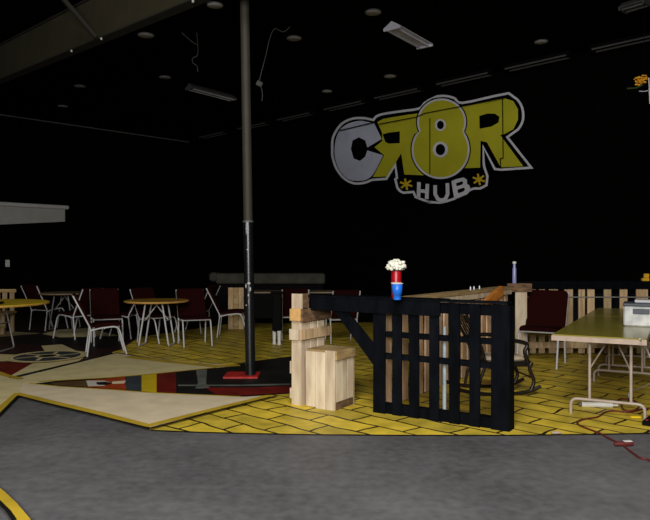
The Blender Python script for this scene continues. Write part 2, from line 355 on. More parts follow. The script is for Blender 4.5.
# ------------------------------------------------------------------ walls and ceiling
corner = Vector((-4.72, 23.07, 0)); T = 0.2
def wall(name, a, b, nrm, m='black_wall'):
    o = MB().prism([a, b, b + Vector((0, 0, ZC)), a + Vector((0, 0, ZC))], nrm * T).build(name, m); struct(o); return o
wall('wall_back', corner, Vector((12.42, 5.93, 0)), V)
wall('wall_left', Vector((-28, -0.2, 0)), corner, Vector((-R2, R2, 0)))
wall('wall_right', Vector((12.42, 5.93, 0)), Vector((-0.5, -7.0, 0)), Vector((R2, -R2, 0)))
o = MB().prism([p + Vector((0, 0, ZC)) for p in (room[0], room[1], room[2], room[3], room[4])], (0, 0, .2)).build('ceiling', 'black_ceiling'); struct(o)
tm = MB().tube([onp + Vector((0, 0, ZC - .06)) for onp in (Vector((-27.9, -.1 - .1, 0)) + Vector((R2, -R2, 0)) * .05, corner + Vector((0, -.1, 0)))], .02, 6).build('trim_1', 'fix_dark'); struct(tm)
# steel roof beam with flange, bolts and brace
bt = thing('roof_beam', 'olive painted steel roof beam crossing the upper left corner', 'beam', (-1.36, 7.50, 4.40))
D = Vector((-R2, R2, 0.042)); Nn = Vector((R2, R2, 0))
MB().prism([D * -7, D * 8.2, D * 8.2 + Vector((0, 0, .60)), D * -7 + Vector((0, 0, .60))], Nn * .015).build('web', 'beam', bt)
MB().prism([D * -7 - Nn * .04, D * 8.2 - Nn * .04, D * 8.2 + Nn * .12, D * -7 + Nn * .12], (0, 0, -.02)).build('lower_flange', 'flange', bt)
MB().prism([D * -7 - Nn * .04 + Vector((0, 0, .60)), D * 8.2 - Nn * .04 + Vector((0, 0, .60)), D * 8.2 + Nn * .12 + Vector((0, 0, .60)), D * -7 + Nn * .12 + Vector((0, 0, .60))], (0, 0, .02)).build('upper_flange', 'flange', bt)
MB().bar(D * 2.55 - Nn * .06, D * 2.65 - Nn * 1.2 + Vector((0, 0, 1.08)), .05, .05).build('brace', 'flange', bt)
for t in (0.2, 2.45, 3.4):
    MB().lathe([(.015, 0), (.015, -.03)], D * t - Nn * .025 + Vector((0, 0, -.02)), 8).build('bolt', 'scuff', bt)
# ------------------------------------------------------------------ painted wall logo
N_OFF = 0.004
lg = thing('wall_logo', 'large yellow and grey painted logo reading CR8R HUB on the black back wall', 'mural', WALLB(430, 150, .02))
base = Vector(lg.location); lz = [0.0]
def lpt(p, off): q = WALLB(p[0], p[1], off); return q - base
def lpoly(mb, pts, mi=0, step=True):
    if step: lz[0] += 0.006
    off = lz[0] + 0.02
    q = [lpt(p, off) for p in pts]
    mb.prism(q, V * 0.004, mi)
def lstroke(mb, pts, wd, mi=0, closed=False):
    lz[0] += 0.006
    pp = list(pts) + ([pts[0]] if closed else [])
    # offset both sides with mitred joints
    L = []; Rr = []; n = len(pp)
    for i, p in enumerate(pp):
        if closed: a = pp[i - 1] if i > 0 else pp[-2]; b = pp[i + 1] if i < n - 1 else pp[1]
        else: a = pp[max(i - 1, 0)]; b = pp[min(i + 1, n - 1)]
        d1 = Vector((p[0] - a[0], p[1] - a[1])); d2 = Vector((b[0] - p[0], b[1] - p[1]))
        d1 = d1.normalized() if d1.length > 1e-6 else d2.normalized(); d2 = d2.normalized() if d2.length > 1e-6 else d1
        m1 = Vector((-d1.y, d1.x)); m2 = Vector((-d2.y, d2.x)); mm = (m1 + m2)
        mm = mm.normalized() if mm.length > .2 else m1; k = wd / 2 / max(.45, mm.dot(m1))
        L.append((p[0] + mm.x * k, p[1] + mm.y * k)); Rr.append((p[0] - mm.x * k, p[1] - mm.y * k))
    for i in range(n - 1): lpoly(mb, [L[i], L[i + 1], Rr[i + 1], Rr[i]], mi, False)
def A(*c): return [(325 + x * .2115, 95 + y * .2115) for x, y in c]
def B(*c): return [(425 + x * .2308, 85 + y * .2308) for x, y in c]
def Q(*c): return [(320 + x * .3385, 85 + y * .3385) for x, y in c]
def csm(pts):
    out = []; n = len(pts)
    for i in range(n):
        p0, p1, p2, p3 = [Vector(pts[(i + k - 1) % n]) for k in range(4)]
        out.append(tuple(p1))
        if (p1 - p0).angle(p2 - p1) < .8 and (p2 - p1).angle(p3 - p2) < .8:
            for t in (.33, .66): out.append(tuple(0.5 * ((2 * p1) + (p2 - p0) * t + (2 * p0 - 5 * p1 + 4 * p2 - p3) * t * t + (3 * p1 - p0 - 3 * p2 + p3) * t ** 3)))
    return out
outl = A((34, 260), (38, 200), (75, 140), (130, 112), (190, 110), (228, 118), (240, 103), (275, 90), (360, 77), (445, 64), (470, 38), (495, 20)) + \
    B((18, 62), (50, 50), (90, 48), (128, 58), (160, 78), (300, 48), (362, 36), (398, 62), (420, 98), (424, 150), (402, 193), (356, 226), (460, 358), (330, 367), (302, 364), (252, 268), (254, 340), (262, 372), (270, 398), (266, 434), (240, 448), (205, 450), (160, 478), (110, 498), (60, 510), (10, 506)) + \
    A((500, 508), (470, 498), (428, 482), (418, 458), (370, 462), (342, 438), (332, 398), (340, 392), (332, 330), (290, 396), (225, 401), (190, 414), (140, 418), (92, 396), (54, 348), (36, 295))
mb = MB(); lstroke(mb, csm(outl), 2.3, 0, True); mb.build('outline', 'logo_white', lg)
mb = MB(); lpoly(mb, csm(A((62, 180), (85, 150), (125, 130), (175, 122), (232, 134), (268, 208), (200, 248), (190, 215), (160, 200), (130, 215), (122, 255), (135, 300), (165, 312), (190, 292), (200, 262), (274, 285), (248, 340), (215, 388), (170, 406), (110, 398), (68, 355), (47, 295), (47, 230))))
mb.build('letter_c', 'logo_c', lg)
mb = MB(); lpoly(mb, A((248, 128), (275, 113), (350, 100), (445, 86), (480, 150), (480, 380), (375, 376), (360, 275), (330, 325), (290, 385), (226, 388), (250, 345), (279, 285), (234, 247), (270, 218), (270, 180)))
lpoly(mb, A((272, 186), (300, 178), (353, 172), (353, 228), (300, 230), (285, 222)), 1); mb.build('letter_r', ['logo_yel', 'logo_black'], lg)
mb = MB(); lpoly(mb, B((120, 115), (165, 92), (240, 78), (345, 58), (382, 70), (402, 105), (402, 150), (382, 192), (345, 212), (325, 216), (425, 352), (328, 357), (268, 248), (240, 242), (238, 358), (120, 362)))
lpoly(mb, B((235, 134), (270, 124), (302, 124), (322, 138), (318, 162), (288, 180), (236, 190)), 1); mb.build('letter_r', ['logo_yel', 'logo_black'], lg)
def circ(cx, cy, rx, ry, n=28, a0=0, a1=360): return [(cx + rx * math.cos(math.radians(a0 + (a1 - a0) * i / n)), cy - ry * math.sin(math.radians(a0 + (a1 - a0) * i / n))) for i in range(n + (0 if a1 - a0 == 360 else 1))]
def eight(g): return circ(441.5, 122, 24.5 - g, 23.5 - g, 26, -24, 204) + circ(440.5, 149.5, 29 - g, 29.5 - g, 30, 150, 390)[0:]
mb = MB(); lpoly(mb, eight(-1.2), 2); lpoly(mb, eight(0), 1); lpoly(mb, eight(1.9), 0)
for cy, a, b_, c, d in ((125, 5.6, 6, 3.4, 4.2), (149.6, 7.6, 7.9, 4.7, 5.6)):
    lpoly(mb, circ(440.3, cy, a, b_), 1); lpoly(mb, circ(440.3, cy, c, d), 2)
mb.build('number_eight', ['logo_yel', 'logo_white', 'logo_black'], lg)
mb = MB(); lstroke(mb, Q((292, 287), (291, 331)), 3.6); lstroke(mb, Q((317, 292), (315, 337)), 3.6); lstroke(mb, Q((292, 312), (317, 315)), 3.4); mb.build('letter_h', 'logo_white', lg)
mb = MB(); lstroke(mb, Q((340, 296), (340, 322), (348, 337), (360, 341), (371, 336), (377, 322), (376, 290)), 3.6); mb.build('letter_u', 'logo_white', lg)
mb = MB(); lpoly(mb, Q((388, 284), (402, 278), (424, 273), (434, 280), (434, 291), (442, 298), (444, 310), (436, 322), (402, 336), (396, 334)))
lpoly(mb, Q((402, 290), (420, 284), (423, 289), (418, 295), (403, 299)), 1); lpoly(mb, Q((406, 309), (424, 303), (429, 308), (424, 314), (408, 320)), 1); mb.build('letter_b', ['logo_white', 'logo_black'], lg)
for cx, cy in ((254, 293), (469, 279)):
    mb = MB()
    for a in (20, 80, 140): 
        dx, dy = 19 * math.cos(math.radians(a)), 17 * math.sin(math.radians(a)); lstroke(mb, Q((cx - dx, cy - dy), (cx + dx, cy + dy)), 1.9)
    mb.build('asterisk', 'logo_gold', lg)
mb = MB(); lz[0] += .006
lstroke(mb, A((68, 168), (230, 130)), .9); lstroke(mb, A((255, 138), (430, 104)) + B((0, 122), (180, 88), (345, 56)), .8); lstroke(mb, A((495, 110), (495, 372)), .7); lstroke(mb, B((335, 58), (338, 315), (325, 320), (328, 360)), .8)
mb.build('panel_seam', 'logo_black', lg)
# white boxed awning on the left wall
aw = thing('wall_awning', 'off-white boxed awning with pale top moulding on the left black wall', 'awning', (-7.5, 20.1, 0))
a0 = Vector((-14.2, 13.35, 0)) - Vector(aw.location); dv = V.copy(); nL = Vector((R2, -R2, 0))
tEnd = ((P(65, 215, 20).x / 20)); 
end_t = None
def onL(px, off): t = (px - CX) / F; y = (WL - off * 1.414) / (1 - t); return Vector((t * y, y, 0))
b1 = onL(65, .35) - Vector(aw.location); b0 = b1 - V * 6.5
MB().prism([b0 + Vector((0, 0, 1.95)), b1 + Vector((0, 0, 2.50)), b1 + Vector((0, 0, 2.88)), b0 + Vector((0, 0, 2.88))], -nL * .35).build('fascia', 'awning', aw)
MB().box((-6.5, -.1, 0), (.09, .06, .11), Matrix.Translation(b1 + Vector((0, 0, 2.86))) @ Matrix.Rotation(math.radians(45), 4, 'Z'), bev=.02).build('top_moulding', 'awning_top', aw)
sw = MB().box((-.06, -.02, -.1), (.06, .0, .1), None, bev=.006).build('wall_switch', 'white'); p = onL(7, .0); sw.location = (p.x + .02, p.y - .02, 1.27); sw.rotation_euler = (0, 0, math.radians(45)); tag(sw, 'small pale switch plate low on the left black wall', 'switch')

# ------------------------------------------------------------------ ceiling fixtures
def disc(px, py, name_lbl, r=.13):
    p = CEIL(px, py); t = thing('round_ceiling_lamp', name_lbl, 'ceiling lamp', (p.x, p.y, ZC), 0, 'round unlit ceiling lamps')
    MB().lathe([(r * 1.1, 0), (r * 1.1, -.012), (r, -.018)], n=20).build('rim', 'disc_rim', t)
    MB().lathe([(r, -.016), (r * .98, -.022), (r * .5, -.028), (.001, -.030)], n=20).build('lens', 'disc', t)
    return t
for px, py, r, l in ((215, 5, .125, 'round unlit ceiling lamp just left of the pole top, nearest one to the beam end'), (146, 35, .14, 'round unlit ceiling lamp just below the olive roof beam'),
        (165, 77, .13, 'round unlit ceiling lamp left of the dim tube fixture'), (80, 86, .13, 'round unlit ceiling lamp over the left side, just below the beam tip'),
        (63, 106, .13, 'round unlit ceiling lamp furthest left, nearest the left wall'), (294, 38, .135, 'round unlit ceiling lamp beside the hanging white cord'),
        (373, 12, .13, 'round unlit ceiling lamp just left of the bright tube fixture'), (390, 76, .13, 'round unlit ceiling lamp above the yellow backwards R of the logo'),
        (327, 91, .12, 'round unlit ceiling lamp above the grey C of the logo'), (541, 41.5, .12, 'round unlit ceiling lamp furthest right, above the wall strip lights')):
    disc(px, py, l, r)
def troffer(name, label, a, b, wd, m1, m2, drop=.1):
    a, b = Vector(a), Vector(b); L = (b - a).length; ang = math.atan2(b.y - a.y, b.x - a.x)
    t = thing(name, label, 'ceiling light', (a.x, a.y, ZC - .004), ang)
    h = -drop
    MB().prism([(0, 0, 0), (0, -wd * .3, h * .6), (0, -wd * .5, h), (0, -wd * .5, h - .015), (0, wd * .5, h - .015), (0, wd * .5, h), (0, wd * .3, h * .6)], (L, 0, 0)).build('housing', m1, t)
    for y in (-wd * .28, wd * .28):
        MB().tube([(.04, y, h - .035), (L - .04, y, h - .035)], .018, 8).build('light_tube', m2, t)
    for x in (0, L - .03): MB().box((x, -wd * .5, h - .05), (x + .03, wd * .5, h - .01)).build('end_cap', m1, t)
    return t
troffer('tube_light_fixture', 'brighter unlit twin tube fixture above the logo, nearest the camera', CEIL(391.5, 21), CEIL(425, 40), .33, 'fixture', 'fixture')
troffer('tube_light_fixture', 'dim dusty tube fixture left of the pole top', CEIL(189, 83), CEIL(233, 95), .26, 'disc_rim', 'disc')
troffer('tube_light_fixture', 'unlit tube fixture cut by the top edge of the photo at the right', CEIL(622, 3), CEIL(648, -5), .26, 'disc_rim', 'fix_dark')
names = ['dark strip light left of the pole, furthest of the wall row', 'strip light just right of the pole in the wall row', 'strip light left of the logo top in the wall row', 'strip light over the grey C in the wall row',
         'strip light over the yellow backwards R in the wall row', 'strip light over the right R in the wall row', 'strip light right of the logo in the wall row', 'strip light nearest the right edge in the wall row']
proto = None
for i, nm in enumerate(names):
    px = (214, 254, 296, 345, 398, 464, 537, 630)[i]
    c = WALLB(px, 100, .5); loc = (c.x, c.y, ZC - .03)
    if proto is None:
        proto = thing('strip_light', 'unlit ' + nm, 'ceiling light', loc, math.radians(-45), 'unlit strip lights along the top of the back wall')
        MB().prism([(-.7, -.05, .028), (-.7, -.05, -.05), (-.7, .05, -.05), (-.7, .05, .028)], (1.4, 0, 0)).build('housing', 'black', proto)
        for y in (-.1, .1): MB().tube([(-.68, y, -.075), (.68, y, -.075)], .02, 8).build('light_tube', 'disc_rim', proto)
        for x in (-.7, .67): MB().box((x, -.13, -.1), (x + .03, .13, -.02)).build('end_cap', 'black', proto)
    else: copy_tree(proto, loc, math.radians(-45), 'unlit ' + nm)
# cords hanging from the ceiling
dC = 11.7
def hang(pts, d=dC): return smooth([P(x, y, d) for x, y in pts], 5)
t = thing('power_cable', 'white cord with a plug box hanging from the ceiling right of the pole', 'cord', P(275, 28, dC))
b0 = Vector(t.location); up = Vector((b0.x, b0.y, ZC))
MB().tube([p - b0 for p in smooth([P(292, 27, dC) + Vector((0,0,.04)), P(284, 32, dC), P(275, 29, dC), P(270, 38, dC), P(266, 55, dC), P(260, 78, dC), P(259, 82, dC)], 5)], .008, 6).build('cord', 'fix_dark', t)
MB().box((-.055, -.04, -.045), (.055, .04, .045), Matrix.Translation(P(259.5, 84, dC) - b0) @ Matrix.Rotation(math.radians(28), 4, 'Y'), bev=.01).build('plug_box', 'fix_dark', t)
MB().tube([p - b0 for p in smooth([P(261, 87, dC), P(262.5, 93, dC), P(262, 101, dC)], 5)], .008, 6).build('cord_tail', 'fix_dark', t)
for pts, l in (([(171, 17), (172, 22), (181, 32), (191, 41), (197, 45)], 'thin grey wire looping down under the beam end'), ([(198, 54), (193, 58), (193, 63), (197, 66), (198, 72)], 'short grey wire tail above the dim tube fixture')):
    q = [P(x, y, 12.0) for x, y in pts]; q = [Vector((q[0].x - .02, 12.0, ZC))] + q
    o = MB().tube(smooth(q, 5), .010, 6).build('ceiling_wire', 'disc_rim'); tag(o, l, 'wire')

# ------------------------------------------------------------------ pole
pb = G(250.5, 377); pl = thing('steel_pole', 'tall steel column with black lower half on a red base plate', 'pole', pb)
lean = Vector((-.0155, 0, 1))
MB().tube([lean * 1.86, lean * 5.49], .055, 20).build('upper_shaft', 'pole_up', pl)
MB().tube([lean * .0, lean * 1.86], .060, 20).build('lower_shaft', 'pole_low', pl)
mb = MB(); mb.tube([lean * 1.845, lean * 1.865], .064, 20)
mb.build('collar', 'disc_rim', pl)
for z, dx, sx, sz in ((1.78, -.015, .006, .10), (1.52, -.005, .012, .012), (1.12, .004, .022, .016), (1.09, -.03, .008, .03), (1.05, .018, .012, .03), (.98, -.004, .008, .02), (.86, -.03, .008, .008), (.9, .0, .004, .05)):
    MB().ball((lean.x * z + dx, -.057, z), 1, (sx, .009, sz), 6).build('scuff', 'scuff', pl)
rp = MB().box((-.31, -.14, 0), (.10, .22, .028), bev=.006).build('base_plate', 'red_paint'); rp.parent = pl

# ------------------------------------------------------------------ banquet chairs
def make_chair(label, loc, rz):
    t = thing('banquet_chair', label, 'chair', loc, rz, 'maroon banquet chairs')
    W = .225; r = .0125
    for s in (-1, 1):
        y = s * W
        MB().tube(fillet([(-.26, y, .88), (-.02, y, .40), (-.07, y, 0)], .05), r).build('rear_leg', 'tube', t)
        MB().tube(fillet([(-.015, y, .375), (.10, y, .405), (.36, y, .43), (.48, y, 0)], .09), r).build('front_leg', 'tube', t)
    mb = MB()
    for x, z in ((.0, .39), (.35, .415), (.17, .40)): mb.tube([(x, -W, z), (x, W, z)], .010)
    mb.build('seat_frame', 'tube', t)
    # seat pad: rounded cushion
    mb = MB(); 
    n = 10; prof = []
    pts = []
    for i in range(n + 1):
        u = i / n; x = .0 + .42 * u
        pts.append((x, .425 + .035 * math.sin(math.pi * u) ** .4 + .02 * u))
    ring = [(x, z) for x, z in pts] + [(.42, .425), (.0, .405)]
    mb.prism([(x, -W + .012, z + .01) for x, z in ring], (0, 2 * W - .024, 0)); mb.build('seat', 'maroon', t, bevel=.012)
    # backrest follows the uprights
    mb = MB(); ax = Vector((-.24, 0, .48)).normalized(); nn = Vector((ax.z, 0, -ax.x))
    o0 = Vector((-.012, 0, .43)); Lb = .52; Wb = W + .008
    out = []
    for i in range(7):
        a = math.pi * i / 6; out.append((Wb * .82 * math.cos(a) * (1 if abs(math.cos(a)) < .99 else 1.0) + math.copysign(Wb * .16, math.cos(a)) * (abs(math.cos(a)) ** .3), Lb - .07 + .07 * math.sin(a)))
    out = [(Wb, 0), (Wb, Lb - .08)] + [(Wb - .05 + .05 * math.cos(a), Lb - .05 + .05 * math.sin(a)) for a in (0, .5, 1.0, 1.57)] + [(-Wb + .05 - .05 * math.cos(a), Lb - .05 + .05 * math.sin(a)) for a in (1.57, 1.0, .5, 0)] + [(-Wb, 0)]
    mb.prism([o0 + ax * v + Vector((0, 1, 0)) * u_ - nn * .025 for u_, v in out], nn * .05); mb.build('backrest', 'maroon', t, bevel=.01)
    return t
def face(px, py, yaw, side=0, rear=True):        # chair origin from the foot spot seen in the photo
    g = G(px, py); a = math.radians(yaw); f = Vector((math.cos(a), math.sin(a), 0)); l = Vector((-f.y, f.x, 0))
    p = g + f * (.07 if rear else -.48) - l * (.225 * side); return (p.x, p.y, 0), a
loc, a = face(87, 357, 22, -1)
ch0 = make_chair('pale framed maroon banquet chair standing alone beside the round floor emblem', loc, a)
for (px, py, yaw, side, rear, lbl) in (
    (94, 346.5, -66, -1, False, 'maroon banquet chair directly behind the foremost pale framed chair'),
    (184, 347.5, -68, -1, False, 'maroon banquet chair with a full back at the right end of the orange table'),
    (158, 339, -35, 1, True, 'maroon banquet chair behind the orange round table'),
    (131, 339, 178, 1, True, 'maroon banquet chair tucked under the left of the orange round table'),
    (75, 340, 152, 1, True, 'maroon banquet chair right of the dull round table, facing it'),
    (45, 331, 62, -1, True, 'maroon banquet chair between the yellow table and the dull round table'),
    (217, 337.5, 4, -1, True, 'maroon banquet chair just left of the pole, facing it'),
    (201, 333, 165, 1, True, 'maroon banquet chair mostly hidden behind the one left of the pole'),
    (282, 340.5, 95, 1, True, 'banquet chair half hidden by the pine post, beside the white footed stand'),
    (331, 344, 100, 1, True, 'banquet chair seen through the opening under the black bar'),
    (555, 369, -120, 1, False, 'dark maroon banquet chair inside the pallet bar by the beige folding table')):
    loc, a = face(px, py, yaw, side, rear)
    cc = copy_tree(ch0, loc, a, lbl)
cc.scale = (1.08, 1.12, 1.08)

# ------------------------------------------------------------------ round tables
def round_table(name, label, c, r, mt, me, z=.74, xlegs=True, legm='tube_dark'):
    t = thing(name, label, 'table', (c[0], c[1], 0))
    MB().lathe([(r - .01, z - .03), (r, z - .022), (r, z - .008), (r - .008, z)], n=48).build('tabletop', mt, t)
    MB().lathe([(r + .001, z - .024), (r + .004, z - .02), (r + .004, z - .010), (r + .001, z - .006)], n=48).build('edge_band', me, t)
    k = min(r * .52, .34)
    for sx in (-1, 1):
        MB().tube(fillet([(sx * k * .5, -k * .7, z - .035), (sx * k * .9, -k * .75, .02), (sx * k * .9, k * .75, .02), (sx * k * .5, k * .7, z - .035)], .05), .014).build('leg_frame', legm, t)
        MB().tube([(sx * k * .68, -k * .72, .42), (sx * k * .68, k * .72, .42)], .010).build('cross_bar', legm, t)
        MB().tube([(sx * k * .7, 0, .42), (-sx * .03, 0, z - .04)], .010).build('brace', legm, t)
    return t
round_table('round_table', 'orange topped round table with pale folding legs left of the pole', (-2.72, 10.7), .51, 'orange_top', 'orange_edge', legm='tube')
round_table('round_table', 'bright yellow round table cut by the left edge of the photo', (-5.17, 10.1), .90, 'yellow_top', 'orange_edge')
round_table('round_table', 'dull brown round table behind the lone pale framed chair', (-5.15, 13.1), .5, 'dull_top', 'dull_top')
bk = thing('black_folder', 'black folder lying on the yellow round table', 'folder', (-4.93, 9.75, .742), .2)
MB().box((-.16, -.12, 0), (.16, .12, .03), bev=.004).build('cover', 'black', bk)
# slatted wooden bench behind the yellow table
bn = thing('slatted_bench', 'pale slatted wooden bench behind the yellow round table', 'bench', (-6.72, 12.75, 0), 0.05)
for i in range(11):
    x = -.72 + i * .135; MB().box((x, 0, .30), (x + .085, .02, .80)).build('back_slat', 'wood_v', bn)
MB().box((-.75, -.03, .76), (.76, 0, .82)).build('back_rail', 'wood_h', bn)
MB().box((-.75, -.5, .36), (.76, -.001, .40)).build('seat', 'wood_h', bn)
for x in (-.72, .66):
    for y in (-.48, -.06): MB().box((x, y, 0), (x + .07, y + .05, .36)).build('leg', 'wood_v', bn)
MB().box((-.75, -.5, .12), (.76, -.47, .2)).build('front_rail', 'wood_h', bn)

# far counter with grey cloth, upright pine crate, long dark table, white footed stand
gc = thing('far_counter', 'long grey cloth covered counter at the back behind the pole', 'counter', (-1.80, 16.2, 0), 0.0)
MB().box((-.95, -.3, .0), (1.75, .3, .78)).build('base', 'black', gc)
MB().box((-.82, -.34, .80), (1.8, .34, 1.05), bev=.03).build('cloth_cover', 'grey_cloth', gc)
MB().box((-.98, -.35, .86), (-.78, .33, 1.07), bev=.04).build('rolled_end', 'grey_cloth', gc)
cr = thing('wooden_screen', 'upright pale pine panel behind the chair left of the pole', 'wooden panel', (-1.78, 13.2, 0), 0.0)
for i in range(3): MB().box((-.15 + i * .104, 0, .0), (-.15 + i * .104 + .099, .02, .83)).build('board', 'wood_h' if i == 1 else 'wood_v', cr)
for z in (.1, .7): MB().box((-.15, .02, z), (.155, .05, z + .08)).build('batten', 'wood_v', cr)
lt = thing('long_table', 'long dark clothed table behind the pine post', 'table', (-.62, 13.2, 0), 0.0)
MB().box((-.95, -.38, .735), (1.25, .38, .765), bev=.006).build('tabletop', 'dull_top', lt)
MB().box((-.93, -.365, .25), (-.1, .36, .733), bev=.01).build('cloth', 'black', lt)
for x in (-.85, 1.15):
    for y in (-.3, .3): MB().tube([(x, y, 0), (x, y, .73)], .015).build('leg', 'tube_dark', lt)
ws = thing('white_footed_stand', 'narrow black clothed stand on two white feet left of the pine post', 'stand', G(277.5, 344.5), 0.0)
mb = MB(); mb.box((-.085, -.07, .22), (.075, .07, .86), bev=.02); mb.box((-.11, -.1, .84), (.1, .1, .87), bev=.008); mb.build('body', 'black', ws)
for x, y in ((-.055, .03), (.03, -.04)):
    MB().lathe([(.030, 0), (.033, .02), (.026, .05), (.030, .14), (.034, .23)], (x, y, 0), 12).build('foot', 'white', ws)

# ------------------------------------------------------------------ pallet bar
e1 = Vector((.839, -.545, 0)); e2 = Vector((.545, .839, 0)); ang1 = math.atan2(e1.y, e1.x); ang2 = math.atan2(e2.y, e2.x)
# A: black front pallet
A0 = G(373, 412.5)
def sA(px): t = (px - CX) / F; return (t * A0.y - A0.x) / (e1.x - t * e1.y)
pa = thing('black_pallet', 'black painted pallet standing upright as the bar front', 'pallet', A0, ang1)
for a, b in ((373, 385), (392.2, 401.5), (409, 418.7), (429, 438.7), (449, 459.3), (469.3, 479.8), (491, 507.5)):
    MB().box((sA(a), 0, .0), (sA(b), .02, 1.035)).build('board', 'black_wood', pa, bevel=.002)
LA = sA(507.5)
for z, h in ((.0, .09), (.50, .045), (.70, .045), (.94, .09)):
    MB().box((.0, .021, z), (LA, .105, z + h)).build('rail', 'black_wood', pa)
MB().box((LA - .16, .107, .0), (LA, .127, 1.03)).build('board', 'black_wood', pa)
MB().box((LA, .0, .0), (LA + .018, .128, 1.03)).build('end_board', 'black_wood', pa)
# tower of pallet ends
TF = G(291.5, 404.5); pt_ = thing('pine_post', 'tall raw pine post of stacked pallet ends carrying the bar top', 'post', TF, ang1)
MB().box((0, 0, 0), (.115, .028, 1.075)).build('front_board', 'wood_pale', pt_, bevel=.003)
for i in range(3): MB().box((.088, .031 + i * .13, 0), (.112, .031 + i * .13 + .122, .80)).build('side_board', 'wood_pale', pt_, bevel=.003)
MB().box((.0, .4, .0), (.087, .43, .80)).build('rear_board', 'wood_pale', pt_)
MB().box((-.002, -.03, .815), (.125, -.001, .93)).build('end_block', 'wood_end', pt_, bevel=.004)
MB().box((.113, -.02, .805), (.142, .50, .93)).build('cross_block', 'wood_brown', pt_, bevel=.004)
MB().box((-.008, -.03, .63), (.10, -.001, .735)).build('end_block', 'wood_pale', pt_, bevel=.004)
MB().box((.113, -.03, .635), (.145, .50, .73)).build('cross_block', 'wood_v', pt_, bevel=.004)
MB().box((.088, .031, .935), (.112, .14, 1.075)).build('top_block', 'wood_brown', pt_, bevel=.003)
MB().box((-.02, .0, .06), (-.001, .06, .16)).build('side_block', 'wood_pale', pt_)
MB().box((-.02, .0, .30), (-.001, .06, .42)).build('side_block', 'wood_pale', pt_)
# crate / box in front
CN = G(335, 411.3); cb = thing('pine_box', 'raw pine plank box standing on end against the pine post', 'box', CN - e1 * .33, ang1)
for i in range(3): MB().box((.001 + i * .11, 0, .0 if i else .01), (.108 + i * .11, .02, .535 + (.02 if i == 2 else 0))).build('front_plank', 'wood_pale', cb, bevel=.003)
for i in range(3): MB().box((.309, .021 + i * .106, .075 if i < 3 else 0), (.329, .021 + i * .106 + .103, .47)).build('side_plank', 'wood_pale', cb, bevel=.003)
MB().box((.308, .021, .001), (.328, .337, .072)).build('side_rail', 'wood_brown', cb, bevel=.003)
MB().box((.330, .0, .47), (.350, .345, .555)).build('top_rail', 'wood_h', cb, bevel=.003)
MB().box((.0, .338, 0), (.33, .356, .53)).build('back_plank', 'wood_v', cb)
MB().box((.0, .021, 0), (.02, .337, .53)).build('left_plank', 'wood_v', cb)
MB().box((.0, .021, .535), (.329, .356, .555)).build('lid', 'wood_h', cb)
# bar top board from the pine post over the pallet
bt_ = thing('bar_top', 'black bar top board running from the pine post over the black pallet', 'bar top', (0, 0, 0))
tA = TF + e1 * .118 + e2 * .10; tB = A0 + e1 * sA(441) - e2 * .0
zt = 1.04
dirn = (A0 - tA); dirn.z = 0
ad = math.atan2(tB.y - tA.y, tB.x - tA.x); Lt = (Vector((tB.x, tB.y, 0)) - Vector((tA.x, tA.y, 0))).length
bt_.location = (tA.x, tA.y, 0); bt_.rotation_euler = (0, 0, ang1)
Lt = (tB - tA).dot(e1); offy = (A0 - tA).dot(e2)
MB().box((0, offy - .03, zt), (Lt, offy + .21, zt + .02)).build('top_board', 'black_wood', bt_, bevel=.003)
MB().box((.03, offy - .028, zt - .125), (Lt, offy - .003, zt - .001)).build('fascia', 'black_wood', bt_, bevel=.003)
sPost = (A0 - tA).dot(e1)
MB().prism([(.16, offy + .03, zt - .01), (.30, offy + .03, zt - .01), (sPost - .005, offy + .03, .62), (sPost - .005, offy + .03, .42)], (0, .02, 0)).build('brace', 'black_wood', bt_)
MB().box((.13, offy + .06, zt - .06), (sPost, offy + .1, zt - .001)).build('rear_rail', 'black_wood', bt_)
# right part top rail of pallet
tr = MB().box((sA(441) + .004, -.01, 1.04), (LA, .12, 1.06)).build('top_rail', 'black_wood', pa, bevel=.003)
# B: raw pine side pallets running back
B0 = Vector((.56, 6.25, 0)); B1 = Vector((2.50, 9.10, 0)); eB = (B1 - B0).normalized(); LB = (B1 - B0).length; angB = math.atan2(eB.y, eB.x)
npal = 3; Lp = LB / npal
lbls = ['raw pine pallet nearest the black pallet in the side row', 'middle raw pine pallet of the side row behind the black pallet', 'furthest raw pine pallet of the side row, by the lilac bottle']
for k in range(npal):
    t = thing('pine_pallet', lbls[k], 'pallet', B0 + eB * Lp * k, angB, 'raw pine pallets of the bar side')
    for i in range(7):
        x = .01 + i * (Lp - .13) / 6
        MB().box((x, -.02, .01), (x + .1, 0, .985)).build('board', 'wood_warm', t)
    for z in (.03, .45, .88): MB().box((.0, .001, z), (Lp - .01, .09, z + .09)).build('stringer', 'wood_brown', t)
br = thing('pine_bar_rail', 'long raw pine rail capping the side row of pallets', 'rail', B0, angB)
MB().box((0.1, -.06, .990), (LB + .05, .11, 1.03)).build('cap_board', 'wood_h', br, bevel=.003)
MB().box((.35, -.052, .925), (LB + .05, -.022, .988)).build('face_board', 'wood_pale', br, bevel=.003)
# orange diagonal brace and corner post
o = MB().bar(P(486, 304, 8.1), P(501.5, 290, 8.45), .05, .11).build('orange_brace', 'wood_orange'); tag(o, 'orange stained diagonal timber leaning at the bar corner', 'timber')
cp = thing('corner_panel', 'pale pine board with brown head board at the bar corner', 'wooden panel', (2.70, 9.16, 0), 0)
x0 = (515.5 - CX) / F * 9.16 - 2.70; x1 = (527 - CX) / F * 9.16 - 2.70
MB().box((x0, 0, .0), (x1, .02, .96)).build('board', 'wood_pale', cp)
MB().box((x0 - .12, -.03, .955), (x1 + .06, .0, 1.07)).build('head_board', 'wood_brown', cp)
